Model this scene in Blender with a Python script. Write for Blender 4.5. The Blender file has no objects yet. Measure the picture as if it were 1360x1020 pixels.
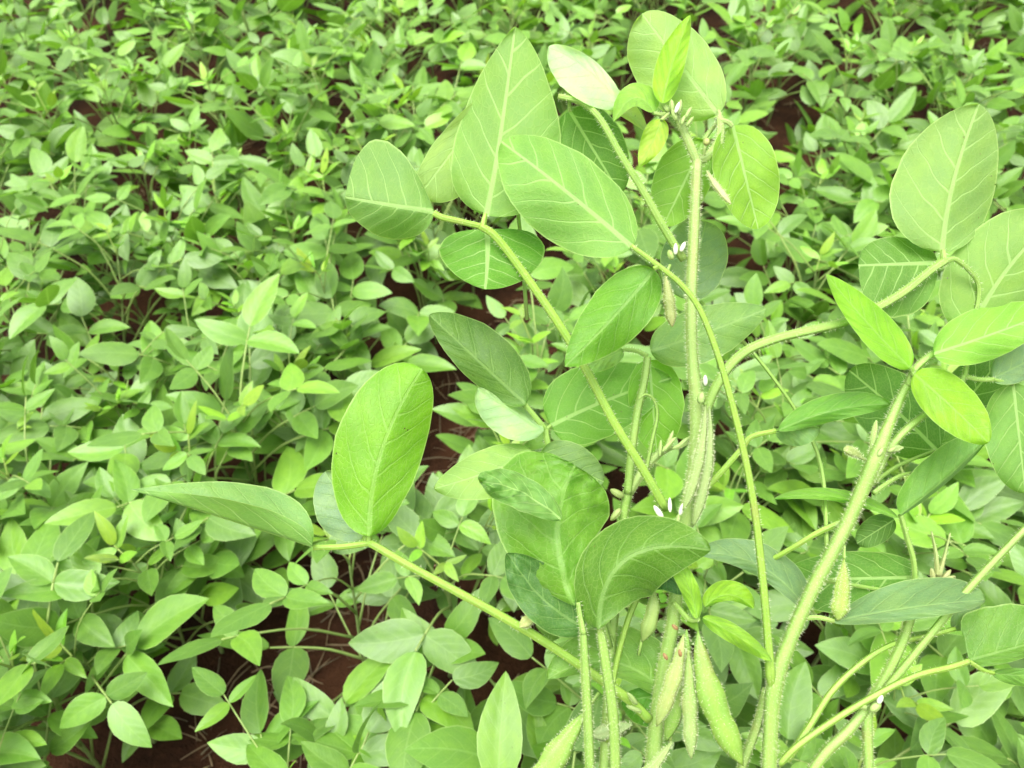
import bpy, math, random
from mathutils import Vector, noise
R = math.radians
sc = bpy.context.scene
COL = sc.collection
rng = random.Random(11)

# ------------------------------------------------------------------ camera
F, PITCH, H = 1067.0, R(45), 1.30
cd = bpy.data.cameras.new('camera')
cam = bpy.data.objects.new('camera', cd)
COL.objects.link(cam)
cam.location = (0, 0, H)
cam.rotation_euler = (math.pi/2 - PITCH, 0, 0)
cd.sensor_width = 36
cd.lens = 36*F/1360
cd.clip_start = .01
cd.clip_end = 400
cd.dof.use_dof = True
cd.dof.focus_distance = .50
cd.dof.aperture_fstop = 12
sc.camera = cam
CP, SP = math.cos(PITCH), math.sin(PITCH)
VIEW = Vector((0, CP, -SP))


def at(px, py, d):
    """point at depth d (metres along the lens axis) seen at photograph pixel px, py"""
    r = (px-680)/F
    u = (510-py)/F
    return Vector((r*d, (CP+u*SP)*d, H+(-SP+u*CP)*d))


# ------------------------------------------------------------------ materials
def nodes(name):
    m = bpy.data.materials.new(name)
    m.use_nodes = True
    nt = m.node_tree
    nt.nodes.clear()
    return m, nt


class G:
    """tiny helper for wiring shader graphs"""
    def __init__(s, nt): s.nt = nt
    def n(s, t, **kw):
        x = s.nt.nodes.new(t)
        for k, v in kw.items(): setattr(x, k, v)
        return x
    def put(s, sock, v):
        if hasattr(v, 'is_linked') or isinstance(v, bpy.types.NodeSocket): s.nt.links.new(v, sock)
        else: sock.default_value = v
    def m(s, op, a, b=0.0, c=0.0):
        x = s.n('ShaderNodeMath', operation=op)
        for i, v in enumerate((a, b, c)): s.put(x.inputs[i], v)
        return x.outputs[0]
    def smooth(s, v, a, b):
        x = s.n('ShaderNodeMapRange', interpolation_type='SMOOTHSTEP')
        for i, q in enumerate((v, a, b, 0.0, 1.0)): s.put(x.inputs[i], q)
        return x.outputs[0]
    def mix(s, f, a, b, mode='MIX'):
        x = s.n('ShaderNodeMix', data_type='RGBA', blend_type=mode)
        s.put(x.inputs[0], f); s.put(x.inputs[6], a); s.put(x.inputs[7], b)
        return x.outputs[2]
    def noise(s, vec, scale, detail=2.0, rough=.5):
        x = s.n('ShaderNodeTexNoise')
        if vec is not None: s.put(x.inputs['Vector'], vec)
        x.inputs['Scale'].default_value = scale
        x.inputs['Detail'].default_value = detail
        x.inputs['Roughness'].default_value = rough
        return x.outputs['Fac']


def leaf_material(name, veins, spec=.6, sheen=.10, trans=.42, rough=.48, quilt=.5, specks=True):
    m, nt = nodes(name)
    g = G(nt)
    co = g.n('ShaderNodeAttribute', attribute_name='leafco')
    sep = g.n('ShaderNodeSeparateColor')
    nt.links.new(co.outputs['Color'], sep.inputs[0])
    x, t, e = sep.outputs[0], sep.outputs[1], sep.outputs[2]
    ax = g.m('ABSOLUTE', x)
    col = g.n('ShaderNodeAttribute', attribute_name='col').outputs['Color']
    geo = g.n('ShaderNodeNewGeometry')
    back = geo.outputs['Backfacing']
    oi = g.n('ShaderNodeObjectInfo')
    cmb = g.n('ShaderNodeCombineXYZ')
    nt.links.new(x, cmb.inputs[0]); nt.links.new(g.m('MULTIPLY', t, 2.6), cmb.inputs[1])
    nt.links.new(g.m('MULTIPLY', oi.outputs['Random'], 31.0), cmb.inputs[2])
    # veins: a midrib and curved laterals, finer cross veins between them
    side = g.m('MULTIPLY', g.m('GREATER_THAN', x, 0.0), .45)
    ph = g.m('ADD', g.m('MULTIPLY', g.m('SUBTRACT', g.m('SUBTRACT', t, g.m('MULTIPLY', ax, .27)), g.m('MULTIPLY', g.m('MULTIPLY', ax, ax), .11)), 5.3), g.m('ADD', side, g.m('MULTIPLY', g.noise(cmb.outputs[0], 1.6, 1), .55)))
    fr = g.m('ABSOLUTE', g.m('SUBTRACT', g.m('FRACT', ph), .5))
    lw = g.m('SUBTRACT', .075, g.m('MULTIPLY', e, .052))
    lat = g.m('SUBTRACT', 1.0, g.smooth(fr, g.m('MULTIPLY', lw, .35), lw))
    mw = g.m('SUBTRACT', .075, g.m('MULTIPLY', t, .045))
    mid = g.m('SUBTRACT', 1.0, g.smooth(ax, g.m('MULTIPLY', mw, .5), mw))
    vor = g.n('ShaderNodeTexVoronoi', feature='DISTANCE_TO_EDGE')
    nt.links.new(cmb.outputs[0], vor.inputs['Vector'])
    vor.inputs['Scale'].default_value = 11
    fine = g.m('SUBTRACT', 1.0, g.smooth(vor.outputs['Distance'], .0, .10))
    v = g.m('MAXIMUM', mid, g.m('MULTIPLY', lat, .8))
    rim = g.smooth(e, .955, 1.0)
    vv = g.m('MULTIPLY', v, veins)
    # tissue colour
    n1 = g.noise(cmb.outputs[0], 2.2, 3)
    n2 = g.noise(cmb.outputs[0], 14, 2)
    c = g.mix(g.smooth(n1, .3, .75), col, g.mix(1.0, col, (1.28, 1.18, .95, 1), 'MULTIPLY'))
    c = g.mix(g.m('MULTIPLY', n2, .22), c, g.mix(1.0, col, (.72, .8, .7, 1), 'MULTIPLY'))
    tone = g.m('ADD', .86, g.m('MULTIPLY', oi.outputs['Random'], .28))
    tc = g.n('ShaderNodeCombineColor')
    for i in range(3): nt.links.new(tone, tc.inputs[i])
    c = g.mix(1.0, c, tc.outputs[0], 'MULTIPLY')
    under = g.mix(1.0, g.mix(.16, c, (.33, .44, .15, 1)), (.84, .92, .70, 1), 'MULTIPLY')
    c = g.mix(back, c, under)
    c = g.mix(g.m('MULTIPLY', vv, g.m('ADD', .26, g.m('MULTIPLY', back, .46))), c, (.36, .54, .19, 1))
    c = g.mix(g.m('MULTIPLY', fine, g.m('MULTIPLY', veins, .14)), c, (.36, .48, .16, 1))
    c = g.mix(g.m('MULTIPLY', rim, .45), c, (.50, .64, .26, 1))
    if specks:
        sp = g.n('ShaderNodeTexVoronoi'); nt.links.new(cmb.outputs[0], sp.inputs['Vector']); sp.inputs['Scale'].default_value = 4.5
        sk = g.m('MULTIPLY', g.m('LESS_THAN', sp.outputs['Distance'], .075), g.m('GREATER_THAN', g.noise(cmb.outputs[0], 1.3), .565))
        c = g.mix(g.m('MULTIPLY', sk, .75), c, (.16, .12, .04, 1))
        hole = g.m('MULTIPLY', sk, g.m('LESS_THAN', sp.outputs['Distance'], .055))
    # height: sunken or raised veins with puffed tissue between them
    sgn = g.m('SUBTRACT', g.m('MULTIPLY', back, .45), .20)
    hgt = g.m('ADD', g.m('MULTIPLY', v, sgn), g.m('MULTIPLY', fine, -.10))
    hgt = g.m('ADD', hgt, g.m('MULTIPLY', g.m('SINE', g.m('MULTIPLY', ph, 6.283)), -.15))
    hgt = g.m('ADD', hgt, g.m('MULTIPLY', n2, .15))
    bp = g.n('ShaderNodeBump')
    bp.inputs['Strength'].default_value = quilt
    bp.inputs['Distance'].default_value = .0012
    nt.links.new(hgt, bp.inputs['Height'])
    bs = g.n('ShaderNodeBsdfPrincipled')
    nt.links.new(c, bs.inputs['Base Color'])
    g.put(bs.inputs['Roughness'], g.m('ADD', g.m('ADD', rough, g.m('MULTIPLY', n1, .12)), g.m('MULTIPLY', back, .12)))
    bs.inputs['Specular IOR Level'].default_value = spec
    bs.inputs['Sheen Weight'].default_value = sheen
    bs.inputs['Sheen Roughness'].default_value = .35
    nt.links.new(bp.outputs[0], bs.inputs['Normal'])
    tr = g.n('ShaderNodeBsdfTranslucent')
    tcol = g.mix(1.0, c, (1.45, 1.70, .55, 1), 'MULTIPLY')
    nt.links.new(tcol, tr.inputs['Color'])
    nt.links.new(bp.outputs[0], tr.inputs['Normal'])
    mx = g.n('ShaderNodeMixShader')
    g.put(mx.inputs[0], trans)
    nt.links.new(bs.outputs[0], mx.inputs[1]); nt.links.new(tr.outputs[0], mx.inputs[2])
    tp = g.n('ShaderNodeBsdfTransparent'); mh = g.n('ShaderNodeMixShader')
    nt.links.new(hole, mh.inputs[0]); nt.links.new(mx.outputs[0], mh.inputs[1]); nt.links.new(tp.outputs[0], mh.inputs[2])
    out = g.n('ShaderNodeOutputMaterial')
    nt.links.new(mh.outputs[0], out.inputs[0])
    return m


def stem_material(name, rough=.5, trans=.15):
    m, nt = nodes(name)
    g = G(nt)
    col = g.n('ShaderNodeAttribute', attribute_name='col').outputs['Color']
    co = g.n('ShaderNodeAttribute', attribute_name='leafco')
    tx = g.n('ShaderNodeTexCoord')
    mp = g.n('ShaderNodeMapping'); nt.links.new(tx.outputs['Object'], mp.inputs[0])
    n1 = g.noise(mp.outputs[0], 90, 3)
    n2 = g.noise(mp.outputs[0], 700, 2)
    sep = g.n('ShaderNodeSeparateColor'); nt.links.new(co.outputs['Color'], sep.inputs[0])
    # lengthwise ridges
    rg = g.m('SINE', g.m('MULTIPLY', sep.outputs[0], 6.283*5))
    c = g.mix(g.smooth(n1, .35, .7), col, g.mix(1.0, col, (.82, .90, .80, 1), 'MULTIPLY'))
    c = g.mix(g.m('MULTIPLY', g.smooth(rg, -.2, 1.0), .35), c, g.mix(1.0, col, (1.35, 1.2, 1.25, 1), 'MULTIPLY'))
    n4 = g.noise(mp.outputs[0], 34, 4)
    c = g.mix(g.m('MULTIPLY', g.smooth(n4, .58, .74), .45), c, (.30, .24, .07, 1))
    c = g.mix(g.m('MULTIPLY', n2, .22), c, (.62, .68, .40, 1))
    bp = g.n('ShaderNodeBump'); bp.inputs['Strength'].default_value = .5; bp.inputs['Distance'].default_value = .0006
    nt.links.new(g.m('ADD', g.m('MULTIPLY', rg, .5), g.m('MULTIPLY', n2, .8)), bp.inputs['Height'])
    bs = g.n('ShaderNodeBsdfPrincipled')
    nt.links.new(c, bs.inputs['Base Color'])
    bs.inputs['Roughness'].default_value = rough
    nt.links.new(bp.outputs[0], bs.inputs['Normal'])
    tr = g.n('ShaderNodeBsdfTranslucent'); nt.links.new(c, tr.inputs['Color'])
    mx = g.n('ShaderNodeMixShader'); mx.inputs[0].default_value = trans
    nt.links.new(bs.outputs[0], mx.inputs[1]); nt.links.new(tr.outputs[0], mx.inputs[2])
    out = g.n('ShaderNodeOutputMaterial'); nt.links.new(mx.outputs[0], out.inputs[0])
    return m


def plain(name, col, rough=.6, trans=0.0):
    m, nt = nodes(name)
    g = G(nt)
    tx = g.n('ShaderNodeTexCoord')
    n1 = g.noise(tx.outputs['Object'], 160, 2)
    c = g.mix(n1, (*[k*.85 for k in col], 1), (*[min(1, k*1.12) for k in col], 1))
    bs = g.n('ShaderNodeBsdfPrincipled'); nt.links.new(c, bs.inputs['Base Color']); bs.inputs['Roughness'].default_value = rough
    tr = g.n('ShaderNodeBsdfTranslucent'); nt.links.new(c, tr.inputs['Color'])
    mx = g.n('ShaderNodeMixShader'); mx.inputs[0].default_value = trans
    nt.links.new(bs.outputs[0], mx.inputs[1]); nt.links.new(tr.outputs[0], mx.inputs[2])
    out = g.n('ShaderNodeOutputMaterial'); nt.links.new(mx.outputs[0], out.inputs[0])
    return m


M_TALL = leaf_material('tall_leaf', 1.0, trans=.46, rough=.50, quilt=.9)
M_CROP = leaf_material('crop_leaf', .45, .78, .06, trans=.28, rough=.43, quilt=.35)
M_STEM = stem_material('green_stem', .5, .32)
M_HAIR = plain('pale_hair', (.74, .78, .52), .6, .5)
M_PETAL = plain('white_petal', (.72, .76, .62), .5, .3)

# leaf and stem colours (albedo, with sky glare painted into the palest)
PALE = (.165, .315, .075)
MID = (.135, .285, .035)
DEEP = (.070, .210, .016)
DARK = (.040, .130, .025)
GREY = (.150, .290, .095)
LIME = (.220, .430, .015)
YOUNG = (.235, .440, .060)
SKYLIT = (.430, .620, .360)  # strong sky light and gloss on one upturned leaflet, put into its colour
SAT = (.085, .290, .004)
STEMC = (.248, .440, .070)
STEMY = (.245, .450, .035)
STEMP = (.320, .475, .130)
PODC = (.175, .360, .035)
PODY = (.220, .380, .060)
PODB = (.250, .370, .105)


# ------------------------------------------------------------------ mesh builder
class MB:
    def __init__(s): s.v, s.f, s.mi, s.co, s.c, s.mats = [], [], [], [], [], []
    def mat(s, m):
        if m not in s.mats: s.mats.append(m)
        return s.mats.index(m)
    def add(s, p, co, col):
        s.v.append(p); s.co.append((*co, 1.0)); s.c.append((*col, 1.0))
        return len(s.v)-1
    def face(s, idx, m): s.f.append(idx); s.mi.append(m)
    def mesh(s, name, base=None):
        me = bpy.data.meshes.new(name)
        b = base or Vector()
        me.from_pydata([tuple(Vector(p)-b) for p in s.v], [], s.f)
        for m in s.mats: me.materials.append(m)
        me.polygons.foreach_set('material_index', s.mi)
        me.polygons.foreach_set('use_smooth', [True]*len(s.f))
        for nm, arr in (('leafco', s.co), ('col', s.c)):
            a = me.attributes.new(nm, 'FLOAT_COLOR', 'POINT')
            a.data.foreach_set('color', [k for q in arr for k in q])
        me.update()
        return me
    def build(s, name, root, base=None):
        o = bpy.data.objects.new(name, s.mesh(name, base))
        COL.objects.link(o)
        if root is not None: o.parent = root
        return o


def frame(t):
    t = t.normalized()
    a = Vector((0, 0, 1)) if abs(t.z) < .9 else Vector((1, 0, 0))
    u = t.cross(a).normalized()
    return u, u.cross(t).normalized()


def smooth_path(pts, rad, k=6):
    """Catmull-Rom through pts with radii"""
    if len(pts) == 2: k = max(k, 4)
    P = [pts[0]*2-pts[1]] + list(pts) + [pts[-1]*2-pts[-2]]
    Rr = [rad[0]] + list(rad) + [rad[-1]]
    op, orr = [], []
    for i in range(1, len(P)-2):
        n = k
        for j in range(n):
            t = j/n
            a, b, c, d = P[i-1], P[i], P[i+1], P[i+2]
            op.append(.5*((2*b) + (c-a)*t + (2*a-5*b+4*c-d)*t*t + (3*b-a-3*c+d)*t**3))
            orr.append(Rr[i]*(1-t)+Rr[i+1]*t)
    op.append(Vector(pts[-1])); orr.append(rad[-1])
    return op, orr


def tube(mb, pts, rad, col, nseg=8, mat=None, hairs=0, hlen=.0022, rg=rng, k=6, flat=1.0, hmat=None, col2=None, hr=.00012):
    """rounded tube along a smooth path; hairs = count per centimetre"""
    pts, rad = smooth_path([Vector(p) for p in pts], rad, k)
    m = mb.mat(mat or M_STEM)
    rings = []
    n = len(pts)
    u = None
    L = 0
    for i, p in enumerate(pts):
        t = (pts[min(i+1, n-1)]-pts[max(i-1, 0)]).normalized()
        if u is None: u, w = frame(t)
        else:
            u = (u-t*u.dot(t)).normalized(); w = u.cross(t)
        if i: L += (p-pts[i-1]).length
        if flat != 1.0:
            sx = t.cross(VIEW).normalized(); dx = sx.cross(t)
            a, b = sx, dx*flat
        else: a, b = u, w
        ring = []
        cc = col if col2 is None else tuple(col[q]*(1-i/(n-1))+col2[q]*i/(n-1) for q in range(3))
        for j in range(nseg):
            an = 2*math.pi*j/nseg
            ring.append(mb.add(p+(a*math.cos(an)+b*math.sin(an))*rad[i], (j/nseg if j*2 <= nseg else 1-j/nseg, L*10, 0), cc))
        rings.append(ring)
        if i and hairs:
            seg = (p-pts[i-1]).length
            cnt = 1.5*hairs*seg*100*min(1.0, rad[i]/.003)
            q = int(cnt)+(rg.random() < cnt % 1)
            hm = mb.mat(hmat or M_HAIR)
            for _ in range(q):
                f = rg.random(); an = rg.random()*6.283
                nn = (a*math.cos(an)+b*math.sin(an))
                b0 = pts[i-1].lerp(p, f)+nn*(rad[i]*.97)
                nd = nn.normalized()
                dr = (nd + t*rg.uniform(-.5, .5) + nd.cross(t)*rg.uniform(-.4, .4)).normalized()
                ln = hlen*rg.uniform(.4, 1.0)
                sd = dr.cross(Vector((rg.uniform(-1, 1), rg.uniform(-1, 1), rg.uniform(-1, 1)))).normalized()*hr
                i0 = mb.add(b0+sd, (0, 0, 0), col); i1 = mb.add(b0-sd, (0, 0, 0), col); i2 = mb.add(b0+dr*ln, (0, 0, 0), col)
                mb.face((i0, i1, i2), hm)
    for i in range(n-1):
        for j in range(nseg):
            a, b = rings[i], rings[i+1]
            mb.face((a[j], a[(j+1) % nseg], b[(j+1) % nseg], b[j]), m)
    mb.face(tuple(rings[0][::-1]), m); mb.face(tuple(rings[-1]), m)


def prof(p, q):
    tm = p/(p+q)
    mx = tm**p*(1-tm)**q
    return lambda t: (max(t, 0)**p*max(1-t, 0)**q)/mx


def blade(mb, pos, pl, pr, col, mat, nt_=18, ns=5, flip=False, rag=.045, seed=0.0):
    """leaf blade: pos(t, s) gives the point at t along the midrib and s in -1..1 across"""
    m = mb.mat(mat)
    rows = []
    for i in range(nt_+1):
        t = .5-.5*math.cos(math.pi*i/nt_)
        row = []
        for j in range(-ns, ns+1):
            s = j/ns
            w = (pl if s < 0 else pr)(t)*(1+rag*noise.noise(Vector((t*7, seed, 3.0 if s < 0 else 8.0))))
            row.append(mb.add(pos(t, s, w), (s*w, t, abs(s)), col))
        rows.append(row)
    for i in range(nt_):
        for j in range(2*ns):
            q = (rows[i][j], rows[i][j+1], rows[i+1][j+1], rows[i+1][j])
            mb.face(q[::-1] if flip else q, m)


# ------------------------------------------------------------------ tall plants
def D(px, py): return .455+.045*py/1020


def thing(name, label, cat, loc, group=None):
    o = bpy.data.objects.new(name, None)
    o.empty_display_size = .05
    COL.objects.link(o)
    o.location = loc
    o['label'] = label; o['category'] = cat
    if group: o['group'] = group
    return o


def pix(x, y, dd=0.0): return at(x, y, D(x, y)+dd)


def rpx(r, x, y, dd=0): return r*(D(x, y)+dd)/F


class Plant:
    def __init__(s, root): s.root, s.base = root, Vector(root.location)
    def tube(s, name, pts, r, col=STEMC, hairs=40, parent=None, r2=None, hlen=.0022, flat=1.0, col2=None, nseg=10, k=6):
        """pts (x, y, depth offset); r radius in photograph pixels"""
        mb = MB()
        s._tube(mb, pts, r, col, hairs, r2, hlen, flat, col2, nseg, k)
        return mb.build(name, parent or s.root, s.base)
    def _tube(s, mb, pts, r, col, hairs, r2=None, hlen=.0022, flat=1.0, col2=None, nseg=10, k=6):
        P, rr = [], []
        for i, q in enumerate(pts):
            f = i/(len(pts)-1)
            a = q[3] if len(q) > 3 else r*(1-f)+(r if r2 is None else r2)*f
            P.append(pix(*q[:3])); rr.append(rpx(a*.76, *q[:3]))
        tube(mb, P, rr, col, nseg, hairs=hairs, hlen=hlen, flat=flat, col2=col2, k=k)
    def leaf(s, paths, leaflets, col=STEMC, hairs=30, name='leaf'):
        """one compound leaf: its stalk (list of (pts, r, r2)) carries the leaflets"""
        mb = MB()
        for pts, r, r2 in paths:
            s._tube(mb, pts, r, col, hairs, r2)
        o = mb.build(name, s.root, s.base)
        for l in leaflets: s.leaflet(o, *l[0], **l[1])
        return o
    def leaflet(s, parent, base, tip, wl, wr, col, dd=0.0, db=0.0, dt=0.0, dl=0.0, dr=0.0, mid=None, p=.5, q=.7, pl=None, pr=None,
                under=False, cup=0.0, wave=.0045, crinkle=0.0, name='leaflet'):
        B, T = Vector(base), Vector(tip)
        Mx = (B+T)/2 if mid is None else Vector(mid)
        C = 2*Mx-(B+T)/2
        fl, fr = prof(*(pl or (p, q))), prof(*(pr or (p, q)))
        sd = (base[0]*.013+base[1]*.029) % 17
        ph = sd*3.1
        sc_ = (B-T).length

        def pos(t, sv, w):
            a = B*(1-t)**2+C*2*t*(1-t)+T*t*t
            tg = ((C-B)*(1-t)+(T-C)*t).normalized()
            n = Vector((tg.y, -tg.x))
            W = -sv*(wl if sv < 0 else wr)*w
            xy = a+n*W
            d = D(*Mx)+dd+db*(1-t)+dt*t+(dl if sv < 0 else dr)*abs(sv)*w
            d += cup*(abs(sv)*w)**2 - cup*.4*math.sin(math.pi*t)
            d += wave*math.sin(t*9+ph+(2 if sv > 0 else 0))*sv*sv
            d += .0012*noise.noise(Vector((xy.x*.02, xy.y*.02, sd)))*2
            if crinkle:
                k = crinkle*(.25+t)
                d += k*noise.noise(Vector((xy.x*.07, xy.y*.07, sd)))+k*.7*noise.noise(Vector((xy.x*.16, xy.y*.16, sd)))
                xy = xy+Vector((noise.noise(Vector((xy.x*.05, xy.y*.05, 9))), noise.noise(Vector((xy.x*.05, xy.y*.05, 19)))))*(crinkle*700*t)
            return at(xy.x, xy.y, d)
        mb = MB()
        big = 28 if crinkle else 20
        nsx = 12 if crinkle else 6
        blade(mb, pos, fl, fr, col, M_TALL, big, nsx, flip=under, seed=sd)
        return mb.build(name, parent, s.base)
    def pod(s, a, b, w, col=PODC, mid=None, hairs=60, stalk=None, name='pod', parent=None, beans=3, col2=None):
        """flattened bean pod from a (stalk end) to b (pointed tip), half-width w pixels"""
        A, B = Vector(a), Vector(b)
        Mx = (A+B)/2 if mid is None else Vector(mid)
        C = 2*Mx-(A+B)/2
        pts = []
        n = 12
        for i in range(n+1):
            t = i/n
            q = A*(1-t)**2+C*2*t*(1-t)+B*t*t
            r = w*(min(1, (t*2.3)**.8) if t < .45 else min(1, ((1-t)*4.2)**.6))*(1-.10*math.cos(t*beans*6.283))+.9
            pts.append((q.x, q.y, q.z, r if 0 < i < n else 1.2))
        mb = MB()
        s._tube(mb, pts, w, col, hairs*1.6, None, .0020, .55, col2, 12, 2)
        if stalk: s._tube(mb, [stalk, a], 3, STEMC, 20, 3)
        return mb.build(name, parent or s.root, s.base)
    def bud(s, x, y, dd, r, l, ang, mat=None, col=STEMP, name='flower_bud'):
        """small pointed bud"""
        mb = MB()
        dx, dy = math.cos(R(ang))*l, -math.sin(R(ang))*l
        pts = [pix(x+dx*f, y+dy*f, dd) for f in (0, .2, .5, .8, 1)]
        rr = [rpx(r*k*.72, x, y, dd) for k in (.45, .9, 1, .75, .2)]
        tube(mb, pts, rr, col, 8, mat=mat, hairs=0 if mat else 30, hlen=.0012, k=3)
        return mb.build(name, s.root, s.base)


def L(*a, **k): return (a, k)


# ---- plant A: central tall plant
ga = at(872, 1250, .55); ga.z = 0; ga.y = -.02
A = Plant(thing('tall_soybean_plant', 'tall central soybean plant with hairy upright stem and forked young tip above the crop', 'soybean plant', ga, 'tall soybean plants in the foreground'))
mb = MB()
A._tube(mb, [(926, 212, 0, 8.5), (922, 300, 0, 9.5), (918, 400, 0, 10), (920, 480, .003, 10), (926, 545, .004, 13.5), (922, 620, .006, 11), (908, 700, .008, 14), (900, 765, .012, 12), (893, 830, .012, 12), (880, 900, .012, 13), (868, 1000, .012, 14), (862, 1070, .012, 14)], 10, STEMP, 90, hlen=.0026, col2=STEMC)
p0 = pix(862, 1070, .012)
tube(mb, [p0, p0.lerp(ga, .35)+Vector((0, .03, 0)), p0.lerp(ga, .7)+Vector((0, .02, 0)), ga-Vector((0, 0, .02))], [.76*rpx(14, 862, 1070)]*2+[.0065, .0075], STEMC, 10, hairs=20)
for br in ([(926, 216, 0, 7.5), (916, 192, 0, 7.5), (906, 170, 0, 7), (896, 150, 0, 5), (890, 142, 0, 3)], [(928, 214, .002, 7.5), (942, 206, .002, 8.5), (954, 190, .002, 8.5), (957, 172, .003, 7), (956, 156, .004, 5.5)]):
    A._tube(mb, br, 7, STEMP, 100, hlen=.0024)
A._tube(mb, [(935, 206, -.004, 3), (936, 196, -.006, 3), (939, 190, -.006, 3)], 3, STEMP, 30)
mb.build('stem', A.root, A.base)

A.leaf([([(955, 158, .004), (956, 153, .006), (954, 148, .008)], 5, 4)],
       [L((954, 151), (853, 18), 63, 44, (.25, .39, .14), dd=.012, dt=.018, dl=.012, p=.5, q=.52, under=True, cup=.006)], STEMP, 50)
A.leaf([([(957, 160, .003), (966, 162, .002), (973, 168, .002)], 4.5, 4), ([(955, 162, .004), (945, 172, .01), (935, 186, .012)], 4, 3.5)],
       [L((973, 167), (1007, 304), 46, 40, (.19, .37, .02), dd=.006, dt=.004, dl=-.004, dr=-.014, p=.42, q=.55, under=True, cup=.004),
        L((936, 186), (881, 300), 34, 42, (.16, .35, .02), dd=.016, dt=.004, dr=.01, p=.45, q=.55, under=True)], STEMP, 50)
A.leaf([([(893, 146, 0), (886, 146, -.004), (880, 138, -.004)], 4, 3.5), ([(890, 146, 0), (880, 152, -.004), (868, 150, -.006)], 4, 3), ([(890, 148, 0), (884, 155, -.006), (878, 160, -.008)], 3.5, 3)],
       [L((880, 137), (917, 20), 21, 17, LIME, dd=-.006, dl=.006, dr=.006, p=.55, q=.75, mid=(893, 84), dt=.008),
        L((868, 148), (815, 162), 12, 20, YOUNG, dd=-.006, mid=(842, 130), dl=-.012, dr=.01, p=.4, q=.7),
        L((878, 158), (849, 221), 16, 17, (.30, .46, .05), dd=-.008, mid=(868, 186), p=.5, q=.7, dt=-.006)], STEMP, 60)
for b in ((893, 148, -.006, 5, 16, 95), (901, 152, -.005, 5.5, 20, 80), (910, 158, -.005, 4.5, 18, 62), (898, 160, -.008, 4.5, 16, 110), (905, 166, -.007, 4, 14, 70)):
    A.bud(*b)
A.bud(897, 150, -.010, 4, 15, 70, M_PETAL)
A.bud(912, 168, -.006, 4, 16, 55)
A.bud(938, 193, -.007, 6.5, 10, 85, col=(.38, .42, .12))
A.pod((938, 226, -.004), (971, 271, -.012), 5.5, PODB, mid=(951, 246, -.008), hairs=50, col2=(.45, .5, .2))

A.leaf([([(908, 345, 0), (880, 300, -.004), (853, 252, -.006), (824, 205, -.006), (797, 158, -.004), (772, 136, 0), (742, 128, .004)], 7.5, 5), ([(775, 136, 0), (768, 131, 0)], 4, 4), ([(757, 130, .002), (756, 140, .006), (757, 148, .008)], 3.5, 3)],
       [L((826, 142), (728, 63), 40, 15, SKYLIT, dd=.008, db=-.0, dt=.01, dl=-.012, p=.5, q=.5, mid=(780, 92)),
        L((762, 136), (860, 176), 22, 10, (.40, .50, .26), dd=.014, p=.5, q=.7, mid=(808, 136)),
        L((756, 147), (824, 258), 45, 40, DEEP, dd=.022, p=.4, q=.6, under=True)], STEMC, 45)

A.leaf([([(884, 676, .004), (852, 620, -.002), (815, 560, -.004), (778, 490, -.002), (742, 430, -.002), (698, 366, 0), (660, 316, 0), (638, 300, 0)], 8, 7),
        ([(640, 301, 0), (610, 294, -.002), (588, 289, -.003), (576, 283, -.003)], 5.5, 6), ([(641, 302, 0), (643, 292, 0), (645, 284, .001)], 6, 4), ([(642, 303, 0), (647, 308, .004)], 4, 4)],
       [L((645, 286), (684, 35), 60, 83, PALE, dd=.012, mid=(663, 188), dt=.014, dl=.008, dr=-.008, pl=(.55, .8), pr=(.55, .72), under=True, cup=.006),
        L((577, 282), (458, 262), 44, 84, (.155, .30, .095), dd=.002, mid=(520, 273), dl=.012, dr=.014, pl=(.5, .6), pr=(.95, .36), under=True, cup=.01),
        L((647, 304), (644, 384), 76, 64, SAT, dd=.01, mid=(647, 345), dt=-.02, dl=.01, dr=.01, p=.32, q=.62, under=True)], STEMY, 32)
A.leaf([([(700, 425, .05), (690, 300, .05), (668, 160, .045), (660, 125, .04)], 3.5, 3)],
       [L((660, 122), (556, 260), 52, 26, (.26, .40, .13), dd=.032, p=.6, q=.45, under=True)], STEMC, 10)

A.leaf([([(928, 600, .004), (938, 545, .002), (960, 498, 0), (990, 467, -.002), (1030, 450, -.003), (1075, 439, -.003), (1120, 428, -.002), (1160, 411, 0), (1200, 388, 0), (1235, 360, 0), (1256, 346, 0)], 9, 7),
        ([(1254, 348, 0), (1253, 340, .001), (1252, 332, .002)], 6, 4.5), ([(1256, 347, 0), (1272, 346, 0), (1300, 380, .006), (1290, 440, .01)], 4.5, 4), ([(1252, 347, 0), (1243, 349, .003)], 4.5, 4)],
       [L((1252, 335), (1300, 138), 80, 56, (.190, .325, .105), dd=.01, mid=(1266, 244), dt=.016, dl=.004, dr=.012, pl=(.5, .72), pr=(.5, .52), under=True, cup=.006),
        L((1245, 348), (1140, 352), 72, 36, (.085, .24, .02), dd=.012, dl=-.006, dr=.01, pl=(.42, .36), pr=(.5, .4), under=True),
        L((1288, 448), (1405, 285), 72, 62, (.20, .36, .09), dd=.012, mid=(1330, 368), p=.5, q=.6, under=True, cup=.006)], STEMC, 45)

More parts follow.
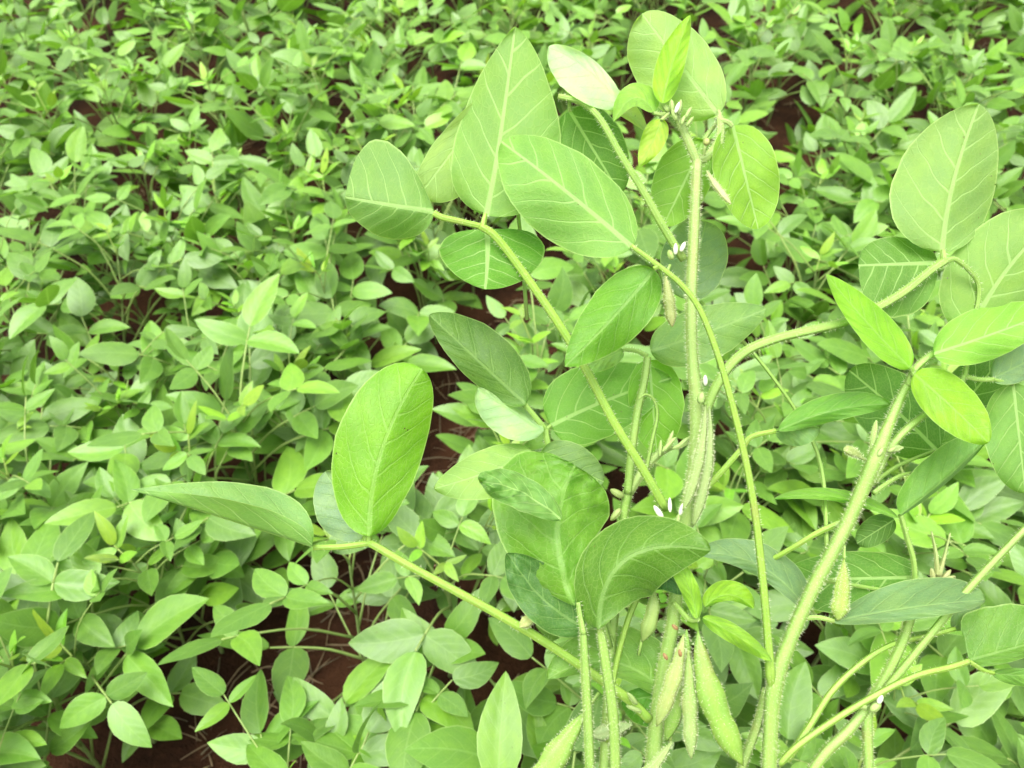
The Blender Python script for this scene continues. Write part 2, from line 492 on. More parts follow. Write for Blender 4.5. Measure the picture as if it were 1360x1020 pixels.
A.leaf([([(862, 955, .010), (830, 925, .008), (780, 890, .006), (720, 850, .004), (660, 815, .002), (600, 782, 0), (545, 752, 0), (490, 720, 0)], 9, 7),
        ([(492, 721, 0), (455, 726, 0), (416, 727, -.002)], 5.5, 5), ([(490, 722, 0), (490, 715, 0), (491, 708, .001)], 6, 5), ([(489, 720, .002), (483, 714, .008)], 4, 4)],
       [L((491, 712), (561, 490), 64, 54, (.130, .310, .012), dd=-.004, mid=(507, 598), dt=.006, dl=.004, dr=.014, pl=(.5, .42), pr=(.55, .5), cup=.004),
        L((414, 727), (172, 650), -58, 30, (.155, .31, .085), dd=-.004, mid=(300, 690), dl=.016, dr=-.016, under=True, p=.48, q=1.05, cup=.003),
        L((484, 714), (432, 626), 42, 34, (.20, .32, .19), dd=.014, dt=.01, p=.5, q=.6)], STEMY, 16)
# flowers and pods down the stem
for b in ((897, 338, -.006, 4.5, 15, 88), (904, 334, -.006, 4.5, 14, 65), (937, 512, -.008, 4.5, 14, 92), (880, 688, -.008, 5.5, 20, 125), (890, 680, -.007, 4, 19, 92), (903, 684, -.006, 4.5, 16, 75)):
    A.bud(*b, M_PETAL)
for b in ((893, 345, -.004, 6, 14, 110), (930, 536, -.010, 8, 16, 80), (884, 700, -.006, 7, 22, 115), (898, 702, -.006, 5, 20, 80)):
    A.bud(*b)
A.pod((884, 366, -.008), (893, 434, -.012), 9, (.30, .36, .10), hairs=80, stalk=(890, 352, -.004))
A.pod((937, 538, -.008), (907, 678, -.012), 8.5, PODB, mid=(928, 612, -.012), hairs=90, stalk=(932, 528, -.004))
A.pod((942, 540, -.004), (920, 700, -.006), 9, (.26, .38, .12), mid=(939, 620, -.008), hairs=90)
A.pod((927, 838, -.012), (987, 1017, -.02), 22, PODC, mid=(945, 925, -.02), hairs=40, col2=(.22, .42, .03))
A.pod((914, 862, -.016), (918, 1008, -.022), 12, PODY, hairs=80, col2=PODB)
A.pod((908, 842, -.014), (872, 965, -.018), 13, (.30, .41, .10), mid=(895, 900, -.02), hairs=70)
A.pod((912, 836, -.010), (884, 985, -.006), 15, PODC, mid=(905, 910, -.01), hairs=50)
A.pod((893, 985, -.016), (825, 1075, -.024), 12, PODB, hairs=60)
for b in ((904, 872, -.03, 4, 10, 100), (886, 876, -.03, 4, 10, 120), (900, 836, -.02, 4, 10, 140)):
    A.bud(*b, col=(.30, .15, .05))
A.leaf([([(895, 800, .0), (915, 822, -.012), (930, 822, -.016)], 5, 4)],
       [L((926, 822), (884, 736), 12, 13, (.21, .42, .03), dd=-.02, p=.5, q=.5, mid=(912, 775)),
        L((936, 806), (1001, 808), 20, 8, LIME, dd=-.012, mid=(968, 790), p=.5, q=.6, dl=.008),
        L((933, 820), (1026, 879), 12, 13, (.21, .40, .03), dd=-.022, mid=(980, 845), p=.5, q=.7, dl=.005, dr=.005)], STEMC, 30)

# ---- plant B: right-hand plant
gb = at(1015, 1250, .55); gb.z = 0; gb.y = .0
B = Plant(thing('tall_soybean_plant', 'tall soybean plant at the right with yellow-green young top leaf and a hanging yellowish pod', 'soybean plant', gb, 'tall soybean plants in the foreground'))
mb = MB()
B._tube(mb, [(1222, 482, .006, 6), (1200, 520, .004, 7.5), (1182, 560, .002, 9), (1162, 610, 0, 13.5), (1133, 678, 0, 12), (1108, 728, -.002, 12), (1078, 785, -.004, 12), (1050, 848, -.006, 12), (1030, 905, -.008, 15), (1024, 960, -.008, 13), (1020, 1070, -.008, 13)], 10, STEMC, 90, hlen=.0026)
p0 = pix(1020, 1070, -.008)
tube(mb, [p0, p0.lerp(gb, .35)+Vector((0, .03, 0)), p0.lerp(gb, .7)+Vector((0, .02, 0)), gb-Vector((0, 0, .02))], [.76*rpx(13, 1020, 1070)]*2+[.006, .007], STEMC, 10, hairs=20)
B._tube(mb, [(1018, 915, -.004, 7), (1005, 965, 0, 8), (985, 1020, .002, 8), (975, 1070, .004, 8)], 8, (.2, .34, .06), 50)
mb.build('stem', B.root, B.base)
B.leaf([([(1025, 918, -.007, 5), (1023, 895, -.012, 9), (1020, 850, -.014), (1014, 780, -.018), (1004, 690, -.022), (990, 610, -.026), (972, 535, -.028), (953, 470, -.030), (930, 412, -.032), (905, 378, -.033), (872, 351, -.034), (838, 326, -.034)], 8, 4.5),
        ([(875, 353, -.034), (868, 357, -.034)], 5, 4)],
       [L((840, 328), (666, 188), 66, 53, (.150, .305, .075), dd=-.028, mid=(752, 254), dt=.012, dl=.004, dr=.014, p=.52, q=.6, under=True, cup=.005),
        L((869, 358), (750, 487), 40, 40, (.098, .258, .016), dd=-.03, mid=(812, 424), dl=.008, dr=.010, dt=-.012, p=.52, q=.8)], STEMY, 40)
B.leaf([([(1100, 745, 0), (1085, 600, .05), (1010, 480, .06), (930, 400, .06)], 4, 3)],
       [L((912, 398), (938, 294), 48, 40, (.17, .29, .14), dd=.055, p=.45, q=.42)], STEMC, 10)
B.leaf([([(1205, 512, .004), (1214, 492, .003), (1228, 478, .003), (1242, 468, .004)], 6.5, 6), ([(1213, 493, .002), (1207, 487, 0)], 4.5, 4), ([(1211, 495, .002), (1215, 500, -.002)], 4, 4)],
       [L((1209, 489), (1097, 364), 21, 28, (.19, .43, .02), dd=-.012, mid=(1153, 430), dl=-.004, dr=.010, dt=-.008, p=.5, q=.78, under=False),
        L((1240, 470), (1402, 412), 40, 32, (.190, .400, .050), dd=-.006, mid=(1320, 443), dl=.012, dr=-.004, p=.52, q=.72, under=True, cup=.004),
        L((1214, 497), (1313, 588), 36, 30, (.22, .44, .02), dd=-.01, mid=(1264, 541), dl=.010, dr=-.002, dt=-.012, p=.48, q=.58)], STEMC, 60)
B.leaf([([(1158, 640, .006), (1176, 604, .006), (1200, 574, .006), (1235, 545, .008), (1270, 520, .010), (1281, 498, .010)], 8, 5),
        ([(1281, 500, .01), (1300, 504, .01), (1320, 504, .01)], 4.5, 4), ([(1281, 500, .01), (1284, 484, .012), (1284, 470, .014)], 5, 4), ([(1320, 504, .01), (1345, 510, .012)], 3, 3)],
       [L((1317, 503), (1410, 458), 30, 22, (.16, .27, .14), dd=.014, p=.5, q=.6),
        L((1346, 510), (1362, 655), 34, 46, (.13, .29, .06), dd=.016, p=.42, q=.5, under=True, cup=.006),
        L((1284, 472), (1335, 390), 30, 34, DEEP, dd=.026, p=.45, q=.6)], STEMC, 50)
B.leaf([([(1150, 650, .012), (1190, 620, .03), (1242, 598, .04)], 4, 3)],
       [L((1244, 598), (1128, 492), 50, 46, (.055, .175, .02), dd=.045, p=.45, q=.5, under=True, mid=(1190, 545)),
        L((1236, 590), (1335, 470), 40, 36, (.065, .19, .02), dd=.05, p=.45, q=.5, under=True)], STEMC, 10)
B.leaf([([(1030, 572, .01), (998, 580, .01), (985, 596, .01), (955, 630, .008), (926, 660, .006)], 4.5, 5.5)],
       [L((1034, 572), (1183, 537), 22, 14, (.115, .285, .035), dd=.006, mid=(1108, 545), dl=.012, dr=.004, p=.6, q=.62),
        L((1030, 574), (1088, 568), 4, 22, GREY, dd=.016, p=.5, q=.5)], STEMY, 20)
B.leaf([([(1160, 655, .006), (1178, 642, .01), (1195, 632, .02), (1210, 628, .03)], 5, 3), ([(1215, 800, .03), (1214, 750, .026), (1205, 715, .024), (1196, 684, .022)], 5, 4.5)],
       [L((1196, 684), (1311, 584), 38, 5, (.12, .29, .035), dd=.016, mid=(1258, 634), dl=.006, dr=.02, p=.42, q=.45),
        L((1192, 688), (1028, 663), 6, 11, (.15, .34, .03), dd=.016, mid=(1110, 660), p=.5, q=.6, dr=.014),
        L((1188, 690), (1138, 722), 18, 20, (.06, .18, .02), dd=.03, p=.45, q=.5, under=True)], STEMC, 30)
B.leaf([([(1120, 692, .008), (1085, 708, .01), (1055, 726, .014), (1025, 743, .022), (1000, 757, .03)], 5.5, 4), ([(1092, 745, .01), (1080, 780, .02), (1068, 806, .022)], 4, 4)],
       [L((1068, 806), (924, 735), 14, 30, (.17, .30, .14), dd=.012, mid=(1006, 750), dr=.014, p=.42, q=.6)], STEMY, 20)
B.leaf([([(1090, 770, .01), (1150, 780, .03), (1215, 790, .034)], 4, 3)],
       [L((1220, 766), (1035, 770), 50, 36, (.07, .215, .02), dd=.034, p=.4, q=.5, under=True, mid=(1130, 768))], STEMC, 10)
B.leaf([([(1060, 822, -.004), (1085, 820, -.006), (1108, 825, -.008)], 5, 4)],
       [L((1106, 826), (1309, 797), 38, 16, (.16, .295, .12), dd=-.008, mid=(1206, 808), dl=.022, dr=-.006, pl=(.75, .5), pr=(.6, .5))], STEMC, 40)
B.pod((1121, 742, -.004), (1112, 824, -.010), 14, (.26, .40, .05), hairs=110, stalk=(1121, 724, -.002), mid=(1118, 790, -.008), beans=2)
B.pod((1150, 612, .0), (1120, 598, -.008), 7, (.28, .38, .10), hairs=70, mid=(1132, 600, -.006), beans=1)
B.pod((1156, 604, .002), (1164, 558, .002), 4.5, STEMP, hairs=50, beans=1)
B.pod((1172, 600, 0), (1200, 594, -.006), 5, PODB, hairs=50, beans=1)
for b in ((1166, 606, -.004, 5, 14, 60), (1180, 600, -.004, 4, 12, 30)): B.bud(*b)

# ---- plant C: shorter plant in front with the crinkled leaf
gc = at(800, 1260, .52); gc.z = 0; gc.y = -.05
C = Plant(thing('tall_soybean_plant', 'shorter soybean plant just left of the central stem with a puckered crinkled leaf', 'soybean plant', gc, 'tall soybean plants in the foreground'))
mb = MB()
C._tube(mb, [(834, 652, .03, 9), (828, 690, .03, 8), (822, 760, .026, 8), (812, 860, .02, 8), (806, 960, .012, 9), (800, 1070, .0, 10)], 8, STEMC, 50)
p0 = pix(800, 1070, 0)
tube(mb, [p0, p0.lerp(gc, .35)+Vector((0, .03, 0)), p0.lerp(gc, .7)+Vector((0, .02, 0)), gc-Vector((0, 0, .02))], [.76*rpx(10, 800, 1070)]*2+[.0055, .0065], STEMC, 10, hairs=20)
C._tube(mb, [(836, 654, .03, 8), (856, 622, .028, 8), (876, 602, .026, 7), (893, 592, .024, 6)], 7, STEMP, 60)
mb.build('stem', C.root, C.base)
for b in ((884, 600, .018, 5, 30, 70), (880, 600, .016, 5, 26, 48), (893, 596, .018, 4.5, 24, 20), (876, 606, .018, 4, 22, 85), (900, 594, .018, 5, 22, 40)): C.bud(*b)
for b in ((828, 660, .024, 7, 20, 150), (824, 676, .022, 7, 20, 230)): C.bud(*b, col=(.27, .36, .10))
C.tube('old_leafstalk', [(858, 626, .024), (866, 585, .02), (873, 552, .018), (869, 532, .016), (858, 524, .014), (848, 530, .012)], 4, STEMC, 30, r2=1.8)
C.leaf([([(834, 655, .028), (838, 610, .026), (846, 550, .026), (856, 505, .028), (860, 474, .03)], 7.5, 6.5), ([(860, 473, .03), (845, 466, .032), (828, 464, .034)], 4, 3.5)],
       [L((864, 466), (1018, 410), 36, 38, (.16, .30, .085), dd=.035, mid=(936, 442), dl=.012, dr=.0, p=.52, q=.7),
        L((828, 465), (772, 492), 14, 14, PALE, dd=.04, p=.5, q=.7),
        L((862, 478), (872, 602), 42, 32, (.14, .34, .015), dd=.045, p=.42, q=.55, under=True)], STEMC, 40)
C.leaf([([(815, 850, .02), (775, 740, .03), (742, 650, .04), (727, 585, .04), (725, 570, .04)], 6.5, 5.5), ([(725, 571, .04), (712, 555, .038), (697, 537, .036)], 5, 4.5), ([(726, 570, .04), (732, 565, .042)], 4, 3.5)],
       [L((698, 537), (570, 418), 26, 46, (.105, .225, .040), dd=.035, mid=(634, 478), dl=.008, dr=.006, p=.52, q=.66),
        L((731, 566), (892, 502), 56, 46, (.10, .27, .025), dd=.046, mid=(805, 532), pl=(.36, .7), pr=(.36, .6), under=True, dl=.012),
        L((722, 573), (634, 516), 36, 12, (.30, .46, .24), dd=.036, mid=(680, 545), dl=-.006, dr=.012, pl=(.5, .5), pr=(.5, .5))], STEMC, 20)
C.leaf([([(810, 860, .018), (770, 730, .024), (742, 655, .028), (728, 624, .03), (715, 603, .03)], 6.5, 5.5)],
       [L((709, 604), (576, 649), 36, 31, (.225, .36, .12), dd=.028, mid=(645, 628), dl=-.008, dr=.008, p=.48, q=.7, under=True, cup=.005),
        L((717, 602), (802, 640), 32, 26, (.18, .29, .15), dd=.03, p=.45, q=.6, under=True)], STEMC, 20)
C.leaf([([(773, 832, -.025, 4), (775, 846, -.027, 7), (778, 900, -.024), (782, 980, -.018), (785, 1075, -.01)], 8, 9), ([(796, 832, -.034, 4), (799, 846, -.031, 8), (806, 890, -.028), (815, 960, -.022), (818, 1075, -.01)], 9, 10), ([(775, 842, -.028), (770, 815, -.026), (768, 800, -.026)], 6, 4)],
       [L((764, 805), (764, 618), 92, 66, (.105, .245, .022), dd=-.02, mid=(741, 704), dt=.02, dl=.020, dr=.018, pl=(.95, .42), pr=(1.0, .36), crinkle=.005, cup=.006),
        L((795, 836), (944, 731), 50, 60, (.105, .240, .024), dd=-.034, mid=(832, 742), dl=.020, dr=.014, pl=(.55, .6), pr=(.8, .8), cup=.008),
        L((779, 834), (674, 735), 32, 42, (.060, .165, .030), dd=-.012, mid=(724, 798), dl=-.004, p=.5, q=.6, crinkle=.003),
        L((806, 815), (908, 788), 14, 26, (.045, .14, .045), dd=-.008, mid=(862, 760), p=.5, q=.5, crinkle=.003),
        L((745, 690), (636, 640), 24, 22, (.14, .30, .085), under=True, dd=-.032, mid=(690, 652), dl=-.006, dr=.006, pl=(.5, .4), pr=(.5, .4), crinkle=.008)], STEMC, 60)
C.leaf([([(806, 985, .004), (815, 900, .008), (832, 830, .01), (850, 785, .012)], 5, 5.5)], [], STEMY, 10)
C.leaf([([(890, 985, .01), (890, 935, .014), (885, 905, .016)], 4, 3)],
       [L((887, 925), (727, 902), 18, 52, (.15, .31, .05), dd=.014, mid=(812, 880), p=.35, q=.62, dr=.02),
        L((886, 922), (825, 930), 40, 14, (.08, .25, .02), dd=.024, p=.4, q=.5)], STEMC, 20)
C.pod((868, 782, .012), (853, 852, .008), 12, (.27, .41, .09), hairs=20, stalk=(848, 870, .01), mid=(866, 815, .006), beans=2)
C.pod((722, 808, -.002), (690, 833, -.008), 9, (.38, .43, .14), hairs=80, stalk=(745, 800, 0), beans=2)
C.pod((778, 945, -.006), (700, 1060, -.02), 21, (.20, .38, .04), hairs=60, stalk=(795, 920, 0))
C.pod((840, 962, .004), (785, 978, 0), 12, (.28, .40, .16), hairs=90, beans=2)
for b in ((846, 935, .0, 5, 20, 130), (852, 945, .0, 4.5, 22, 160)): C.bud(*b, col=PODB)

# ---- plant G: lower right
gg = at(1160, 1260, .56); gg.z = 0; gg.y = .03
E = Plant(thing('tall_soybean_plant', 'soybean plant low in the right corner with arching leafstalks around a white-flowered stem joint', 'soybean plant', gg, 'tall soybean plants in the foreground'))
mb = MB()
E._tube(mb, [(1216, 795, .016, 8), (1200, 848, .016, 8.5), (1176, 900, .014, 9), (1154, 938, .012, 10), (1152, 980, .010, 9), (1156, 1070, .008, 9)], 8, STEMC, 70, hlen=.0026)
p0 = pix(1156, 1070, .008)
tube(mb, [p0, p0.lerp(gg, .35)+Vector((0, .03, 0)), p0.lerp(gg, .7)+Vector((0, .02, 0)), gg-Vector((0, 0, .02))], [.76*rpx(9, 1156, 1070)]*2+[.0055, .0065], STEMC, 10, hairs=20)
E._tube(mb, [(1150, 942, .010, 8), (1125, 972, .006, 9), (1092, 1005, .004, 9), (1050, 1070, 0, 9)], 9, STEMC, 60)
E._tube(mb, [(1158, 936, .008, 6), (1185, 905, .006, 7), (1230, 850, .004, 6.5), (1290, 778, .002, 6.5), (1360, 704, 0, 6), (1430, 635, 0, 6)], 6, STEMC, 30)
mb.build('stem', E.root, E.base)
E.bud(1166, 934, -.002, 5, 12, 60, M_PETAL)
for b in ((1156, 944, .0, 8, 18, 40), (1150, 942, .0, 6, 14, 130)): E.bud(*b)
E.leaf([([(1035, 1015, -.002), (1060, 990, -.002), (1110, 955, 0), (1160, 925, 0), (1215, 898, .002), (1262, 886, .004), (1287, 878, .006)], 6, 5.5), ([(1288, 879, .006), (1306, 890, .008), (1320, 894, .01)], 4, 3.5)],
       [L((1287, 878), (1430, 838), 64, 16, (.100, .240, .022), dd=.008, dl=.012, pl=(.14, .5), pr=(.4, .6)),
        L((1318, 894), (1410, 902), 10, 14, (.12, .28, .04), dd=.012, p=.5, q=.6)], STEMY, 14)
E.leaf([([(1045, 1010, .002), (1075, 965, .006), (1105, 918, .010), (1145, 880, .014), (1185, 856, .018), (1230, 845, .022), (1268, 835, .024)], 6.5, 4)],
       [L((1266, 836), (1300, 790), 14, 16, (.18, .29, .16), dd=.03, p=.5, q=.6)], STEMY, 14)
for pts in ([(1245, 765, .04), (1243, 735, .04), (1237, 706, .038)], [(1247, 765, .04), (1254, 740, .04), (1262, 708, .038)]):
    E.tube('young_shoot', pts, 5, (.36, .47, .16), 30, r2=1.5)
for b in ((1240, 772, .03, 5, 18, 100), (1250, 772, .03, 5, 20, 50), (1252, 770, .028, 4, 18, 15)): E.bud(*b, col=(.36, .42, .16))


# ------------------------------------------------------------------ crop: leaves in a pool of shared meshes
LR = random.Random(5)


def crop_blade(mb, base, fwd, up, Ln, half, fold, droop, col, mat, twist=0.0, nt_=9, ns=3):
    fwd = fwd.normalized()
    side = fwd.cross(up).normalized()
    n = side.cross(fwd)
    side, n = side*math.cos(twist)+n*math.sin(twist), n*math.cos(twist)-side*math.sin(twist)
    pl, pr = prof(LR.uniform(.50, .62), LR.uniform(.82, 1.05)), prof(LR.uniform(.50, .62), LR.uniform(.82, 1.05))
    sd = LR.random()*50
    bend = LR.uniform(-.08, .08)
    cf, sf = math.cos(fold), math.sin(fold)

    def pos(t, s, w):
        p = base+fwd*(Ln*(t-.10*abs(droop)*t*t))-n*(droop*Ln*t*t)+side*(bend*Ln*math.sin(math.pi*t))
        a = abs(s)*w
        k = 1 if s > 0 else -1
        lift = sf*a - .16*a*a + .05*math.sin(8*t+sd)*a*a
        return p+side*(k*half*a*cf)+n*(half*lift)
    blade(mb, pos, pl, pr, col, mat, nt_, ns, flip=False, rag=.04, seed=sd)


def tint():
    r = LR.random()
    if r < .62: c = (.100, .232, .022)
    elif r < .86: c = (.084, .198, .022)
    elif r < .965: c = (.118, .262, .016)
    else: c = (.140, .300, .020)
    k = LR.uniform(.88, 1.14)
    return tuple(q*k for q in c)


def crop_leaf(young=False, split=False):
    """a three-leaflet leaf growing along +x from the joint; returns stalk mesh and leaflet meshes, or one mesh"""
    el = R(LR.uniform(42, 74))
    lp = LR.uniform(.09, .20) if not young else LR.uniform(.012, .04)
    d0 = Vector((math.cos(el), LR.uniform(-.12, .12), math.sin(el)))
    d1 = (d0+Vector((.55, 0, -.28))).normalized() if not young else d0
    e0 = d0*lp*.55
    end = e0+(d0*.3+d1*.7).normalized()*lp*.45
    mbs = [MB()]
    pc = (.27, .40, .09) if not young else (.34, .48, .10)
    r0 = .0017 if not young else .0011
    tube(mbs[0], [Vector(), e0, end], [r0*1.2, r0, r0*.85], pc, 5, k=3)
    rl = LR.uniform(.016, .028) if not young else .006
    te = end+d1*rl
    tube(mbs[0], [end, te], [r0*.8, r0*.7], pc, 5, k=2)
    Lc = LR.uniform(.066, .096) if not young else LR.uniform(.026, .046)
    base_el = LR.uniform(8, 66) if not young else LR.uniform(35, 80)
    for kind in (0, 1, -1):
        az = R(LR.uniform(-14, 14)) if kind == 0 else R(kind*LR.uniform(62, 108))
        if young: az *= .8
        e = R(base_el*(.9 if kind == 0 else .55)+LR.uniform(-18, 20))
        fwd = Vector((math.cos(az)*math.cos(e), math.sin(az)*math.cos(e), math.sin(e)))
        up = (Vector((0, 0, 1))+Vector((math.cos(az), math.sin(az), 0))*.02+Vector((LR.uniform(-.45, .45), LR.uniform(-.45, .45), 0))).normalized()
        Lk = Lc*(1.0 if kind == 0 else LR.uniform(.80, .95))
        half = Lk*LR.uniform(.225, .29) if not young else Lk*LR.uniform(.18, .24)
        b = te if kind == 0 else end
        q = MB() if split else mbs[0]
        c = tint()
        if young: c = tuple(x*LR.uniform(.85, 1.15) for x in ((.165, .345, .016) if LR.random() < .5 else (.135, .30, .018)))
        crop_blade(q, b+fwd*.001, fwd, up, Lk, half, R(LR.uniform(4, 26)), LR.uniform(-.05, .30), c, M_CROP, R(LR.uniform(-18, 18)))
        if split: mbs.append(q)
    nm = ['leaf'] + ['leaflet']*3
    return [q.mesh(nm[i]) for i, q in enumerate(mbs)]


POOL = [crop_leaf(False, True) for _ in range(44)]
WHOLE = [crop_leaf(False, False) for _ in range(56)]
YPOOL = [crop_leaf(True, False) for _ in range(16)]


def crop_stem(h):
    mb = MB()
    pts = [Vector((0, 0, -.01))]
    n = 5
    for i in range(1, n+1):
        f = i/n
        pts.append(Vector((LR.uniform(-.012, .012)+pts[-1].x, LR.uniform(-.012, .012)+pts[-1].y, h*f)))
    tube(mb, pts, [.0032-.002*i/n for i in range(n+1)], (.22, .33, .09), 6, k=4)
    return mb.mesh('stem'), pts


STEMS = [crop_stem(LR.uniform(.28, .38)) for _ in range(14)]


def lerp_pts(pts, f):
    x = f*(len(pts)-1); i = min(int(x), len(pts)-2)
    return pts[i].lerp(pts[i+1], x-i)


def link(name, me, parent, loc=(0, 0, 0), rot=(0, 0, 0), s=1.0):
    o = bpy.data.objects.new(name, me)
    COL.objects.link(o)
    o.parent = parent
    o.location = loc; o.rotation_euler = rot; o.scale = (s, s, s)
    return o


def crop_plant(x, y, label, group, near, size):
    st, pts = LR.choice(STEMS)
    root = thing('soybean_plant', label, 'soybean plant', (x, y, 0), group)
    root.rotation_euler = (LR.uniform(-.09, .09), LR.uniform(-.09, .09), LR.uniform(0, 6.283))
    root.scale = (size, size, size)
    link('stem', st, root)
    n = LR.randint(13, 16)
    az = LR.uniform(0, 6.283)
    for i in range(n):
        f = .26+.72*i/(n-1)
        az += math.pi+LR.uniform(-1.0, 1.0)
        p = lerp_pts(pts, f)
        s = (.74+.34*math.sin(math.pi*min(1, f*.85+.1)))*LR.uniform(.80, 1.02)
        if f > .82: s *= .78
        rot = (LR.uniform(-.12, .12), LR.uniform(-.15, .2), az)
        if near:
            ms = LR.choice(POOL)
            lf = link('leaf', ms[0], root, p, rot, s)
            for m in ms[1:]: link('leaflet', m, lf)
        else:
            link('leaf', LR.choice(WHOLE)[0], root, p, rot, s)
    for i in range(2 if near else 2):
        az += 2.2+LR.uniform(-.5, .5)
        link('young_leaf', LR.choice(YPOOL)[0], root, pts[-1], (0, 0, az), LR.uniform(.8, 1.2))
    return root


# rows run away to the right; gap 0 is the bare strip down the middle
def gapx(y): return -.62+.48*y


ROWS = [  # x offset from the middle gap, name of the row
    (.235, 'row just right of the middle soil gap', 'just right of the middle soil gap'),
    (0.58, 'second row right of the middle soil gap', 'in the second row right of the middle soil gap'),
    (0.82, 'third row right of the middle soil gap', 'in the third row right of the middle soil gap'),
    (1.1, 'fourth row right of the middle soil gap', 'in the fourth row right of the middle soil gap'),
    (1.36, 'fifth row right of the middle soil gap', 'in the fifth row right of the middle soil gap'),
    (1.7, 'sixth row right of the middle soil gap', 'in the sixth row right of the middle soil gap'),
    (-.235, 'row just left of the middle soil gap', 'just left of the middle soil gap'),
    (-.50, 'second row left of the middle soil gap', 'in the second row left of the middle soil gap'),
    (-0.76, 'third row left of the middle soil gap', 'in the third row left of the middle soil gap'),
    (-1.02, 'fourth row left of the middle soil gap', 'in the fourth row left of the middle soil gap'),
    (-1.34, 'fifth row left of the middle soil gap', 'in the fifth row left of the middle soil gap'),
    (-1.62, 'sixth row left of the middle soil gap', 'in the sixth row left of the middle soil gap'),
    (-1.94, 'seventh row left of the middle soil gap', 'in the seventh row left of the middle soil gap'),
    (-2.28, 'eighth row left of the middle soil gap', 'in the eighth row left of the middle soil gap'),
    (-2.65, 'ninth row left of the middle soil gap', 'in the ninth row left of the middle soil gap'),
    (-3.02, 'tenth row left of the middle soil gap', 'in the tenth row left of the middle soil gap'),
    (-3.40, 'eleventh row left of the middle soil gap', 'in the eleventh row left of the middle soil gap'),
]
ZONES = ((.95, 'near end'), (1.7, 'middle stretch'), (9, 'far end'))
count = 0
for off, gname, place in ROWS:
    y = .12+LR.uniform(0, .1)
    while y < 4.3:
        x = gapx(y)+off+LR.uniform(-.035, .035)+(.12*max(0, 1.05-y) if off < 0 else 0)
        yy = y+LR.uniform(-.02, .02)
        hw = .48*yy+.58
        step = (.080 if off < 0 else .095) if yy < 1.0 else .120 if yy < 1.8 else .190
        y += step*LR.uniform(.8, 1.2)
        # keep what the lens, or one a step aside, could plausibly see
        if abs(x) > hw or yy < .12: continue
        
        zone = [z for lim, z in ZONES if yy < lim][0]
        crop_plant(x, yy, 'soybean plant %s, %s' % (place, zone), 'soybean plants in the %s' % gname, yy < 1.05 and abs(x) < .9, LR.uniform(1.0, 1.18)*(1.0+.07*min(2, max(0, yy-1.4))))
        count += 1
print('crop plants', count, 'objects', len(bpy.data.objects))


# ------------------------------------------------------------------ soil and litter
def soil_z(x, y):
    v = Vector((x, y, 0))
    return .012*noise.noise(v*5)+.008*noise.noise(v*17)+.004*noise.noise(v*45)


mb = MB()
xs = [-60, -20, -8] + [-4+i*.05 for i in range(161)] + [8, 20, 60]
ys = [-60, -20, -6] + [-1+i*.05 for i in range(141)] + [9, 20, 60]
idx = [[mb.add((x, y, soil_z(x, y)), (0, 0, 0), (0, 0, 0)) for x in xs] for y in ys]
m, nt = nodes('red_soil'); g = G(nt)
tx = g.n('ShaderNodeTexCoord')
n1 = g.noise(tx.outputs['Object'], 6, 5, .6); n2 = g.noise(tx.outputs['Object'], 60, 5, .7); n3 = g.noise(tx.outputs['Object'], 260, 2)
c = g.mix(g.smooth(n1, .35, .65), (.020, .0085, .005, 1), (.058, .024, .012, 1))
c = g.mix(g.m('MULTIPLY', g.smooth(n2, .5, .75), .6), c, (.10, .045, .023, 1))
c = g.mix(g.m('MULTIPLY', g.smooth(n3, .55, .8), .4), c, (.05, .022, .016, 1))
bs = g.n('ShaderNodeBsdfPrincipled'); nt.links.new(c, bs.inputs['Base Color']); bs.inputs['Roughness'].default_value = .95; bs.inputs['Specular IOR Level'].default_value = .1
bp = g.n('ShaderNodeBump'); bp.inputs['Strength'].default_value = .9; bp.inputs['Distance'].default_value = .012
nt.links.new(g.m('ADD', n2, g.m('MULTIPLY', n3, .4)), bp.inputs['Height']); nt.links.new(bp.outputs[0], bs.inputs['Normal'])
out = g.n('ShaderNodeOutputMaterial'); nt.links.new(bs.outputs[0], out.inputs[0])
mi = mb.mat(m)
for j in range(len(ys)-1):
    for i in range(len(xs)-1):
        mb.face((idx[j][i], idx[j][i+1], idx[j+1][i+1], idx[j+1][i]), mi)
soil = mb.build('soil', None)
soil['kind'] = 'structure'; soil['label'] = 'reddish brown soil showing between the crop rows'

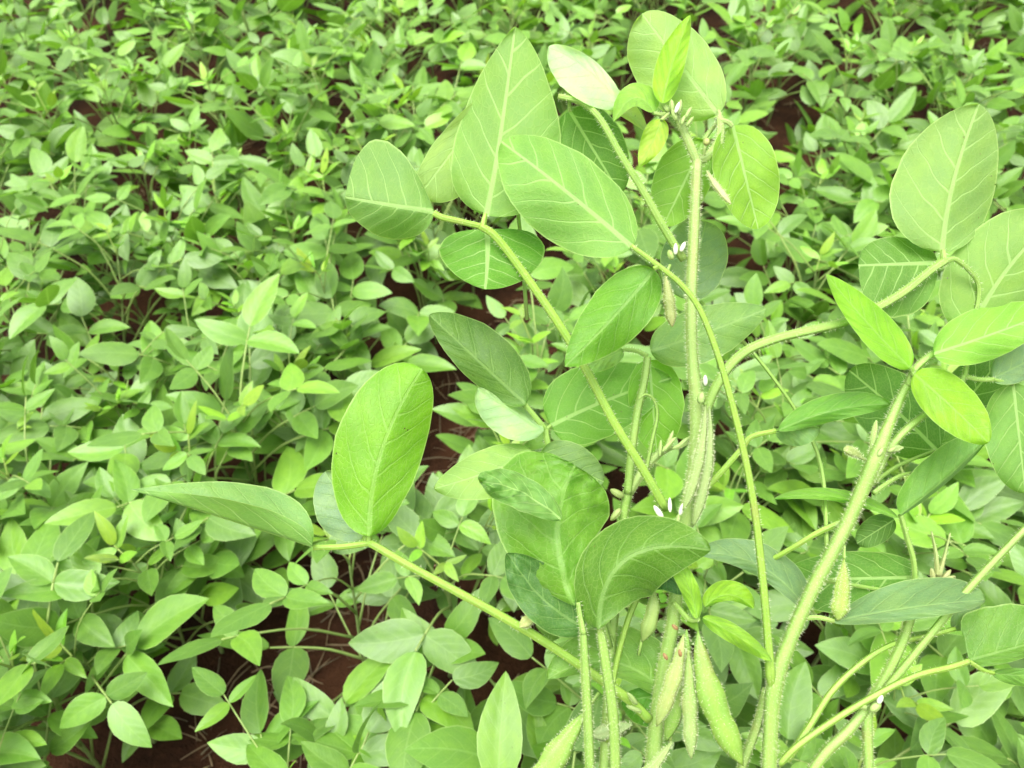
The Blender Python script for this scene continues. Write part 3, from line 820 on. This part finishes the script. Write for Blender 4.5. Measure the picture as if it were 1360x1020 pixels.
M_STRAW = stem_material('dry_straw', .8, .05)
mb = MB()
SR = random.Random(3)
for _ in range(2600):
    y = SR.uniform(.2, 3.9)
    x = SR.choice((0, 0, 0, 0, .455, .92, -.70, -1.43, SR.uniform(-1.5, 1.5)))+gapx(y)+SR.gauss(0, .09)
    if abs(x) > .7*y+.6: continue
    a = SR.uniform(0, 6.283); ln = SR.uniform(.02, .085)
    z = soil_z(x, y)+SR.uniform(.001, .012)
    d = Vector((math.cos(a), math.sin(a), SR.uniform(-.15, .15)))
    p = Vector((x, y, z)); k = SR.uniform(-.25, .25)
    sd = Vector((-d.y, d.x, 0))
    cc = SR.choice(((.19, .10, .055), (.13, .065, .035), (.26, .16, .09), (.09, .045, .028)))
    r = SR.uniform(.0006, .0016)
    tube(mb, [p-d*ln/2, p+sd*(k*ln*.4)+Vector((0, 0, .003)), p+d*ln/2], [r, r, r*.5], cc, 4, M_STRAW, k=2)
straw = mb.build('straw_litter', None)
straw['kind'] = 'stuff'; straw['label'] = 'dry brown straw and stalk litter lying on the soil'; straw['category'] = 'straw'

# ------------------------------------------------------------------ light: bright overcast
SUN_EL, SUN_AZ = R(76), R(215)      # azimuth from +y towards +x
w = bpy.data.worlds.new('World'); sc.world = w; w.use_nodes = True
nt = w.node_tree; nt.nodes.clear(); g = G(nt)
sky = g.n('ShaderNodeTexSky', sky_type='NISHITA')
sky.sun_disc = False; sky.sun_elevation = SUN_EL; sky.sun_rotation = SUN_AZ
sky.air_density = 1.0; sky.dust_density = 4.0; sky.ozone_density = .6
bw = g.n('ShaderNodeRGBToBW'); nt.links.new(sky.outputs[0], bw.inputs[0])
c = g.mix(.94, sky.outputs[0], bw.outputs[0])
bg = g.n('ShaderNodeBackground'); bg.inputs[1].default_value = .15
c = g.mix(1.0, c, (1.0, .985, .93, 1), 'MULTIPLY')
nt.links.new(c, bg.inputs[0])
out = g.n('ShaderNodeOutputWorld'); nt.links.new(bg.outputs[0], out.inputs[0])
sl = bpy.data.lights.new('sun', 'SUN'); sl.energy = 1.5; sl.angle = R(40); sl.color = (1, .98, .90)
so = bpy.data.objects.new('sun', sl); COL.objects.link(so)
dirv = Vector((math.sin(SUN_AZ)*math.cos(SUN_EL), math.cos(SUN_AZ)*math.cos(SUN_EL), math.sin(SUN_EL)))
so.rotation_euler = dirv.to_track_quat('Z', 'Y').to_euler()
so.location = dirv*10

sc.view_settings.view_transform = 'Standard'
sc.view_settings.look = 'None'
sc.view_settings.exposure = 1.74
sc.view_settings.gamma = 1
sc.cycles.max_bounces = 7
sc.cycles.transmission_bounces = 6
sc.cycles.diffuse_bounces = 3
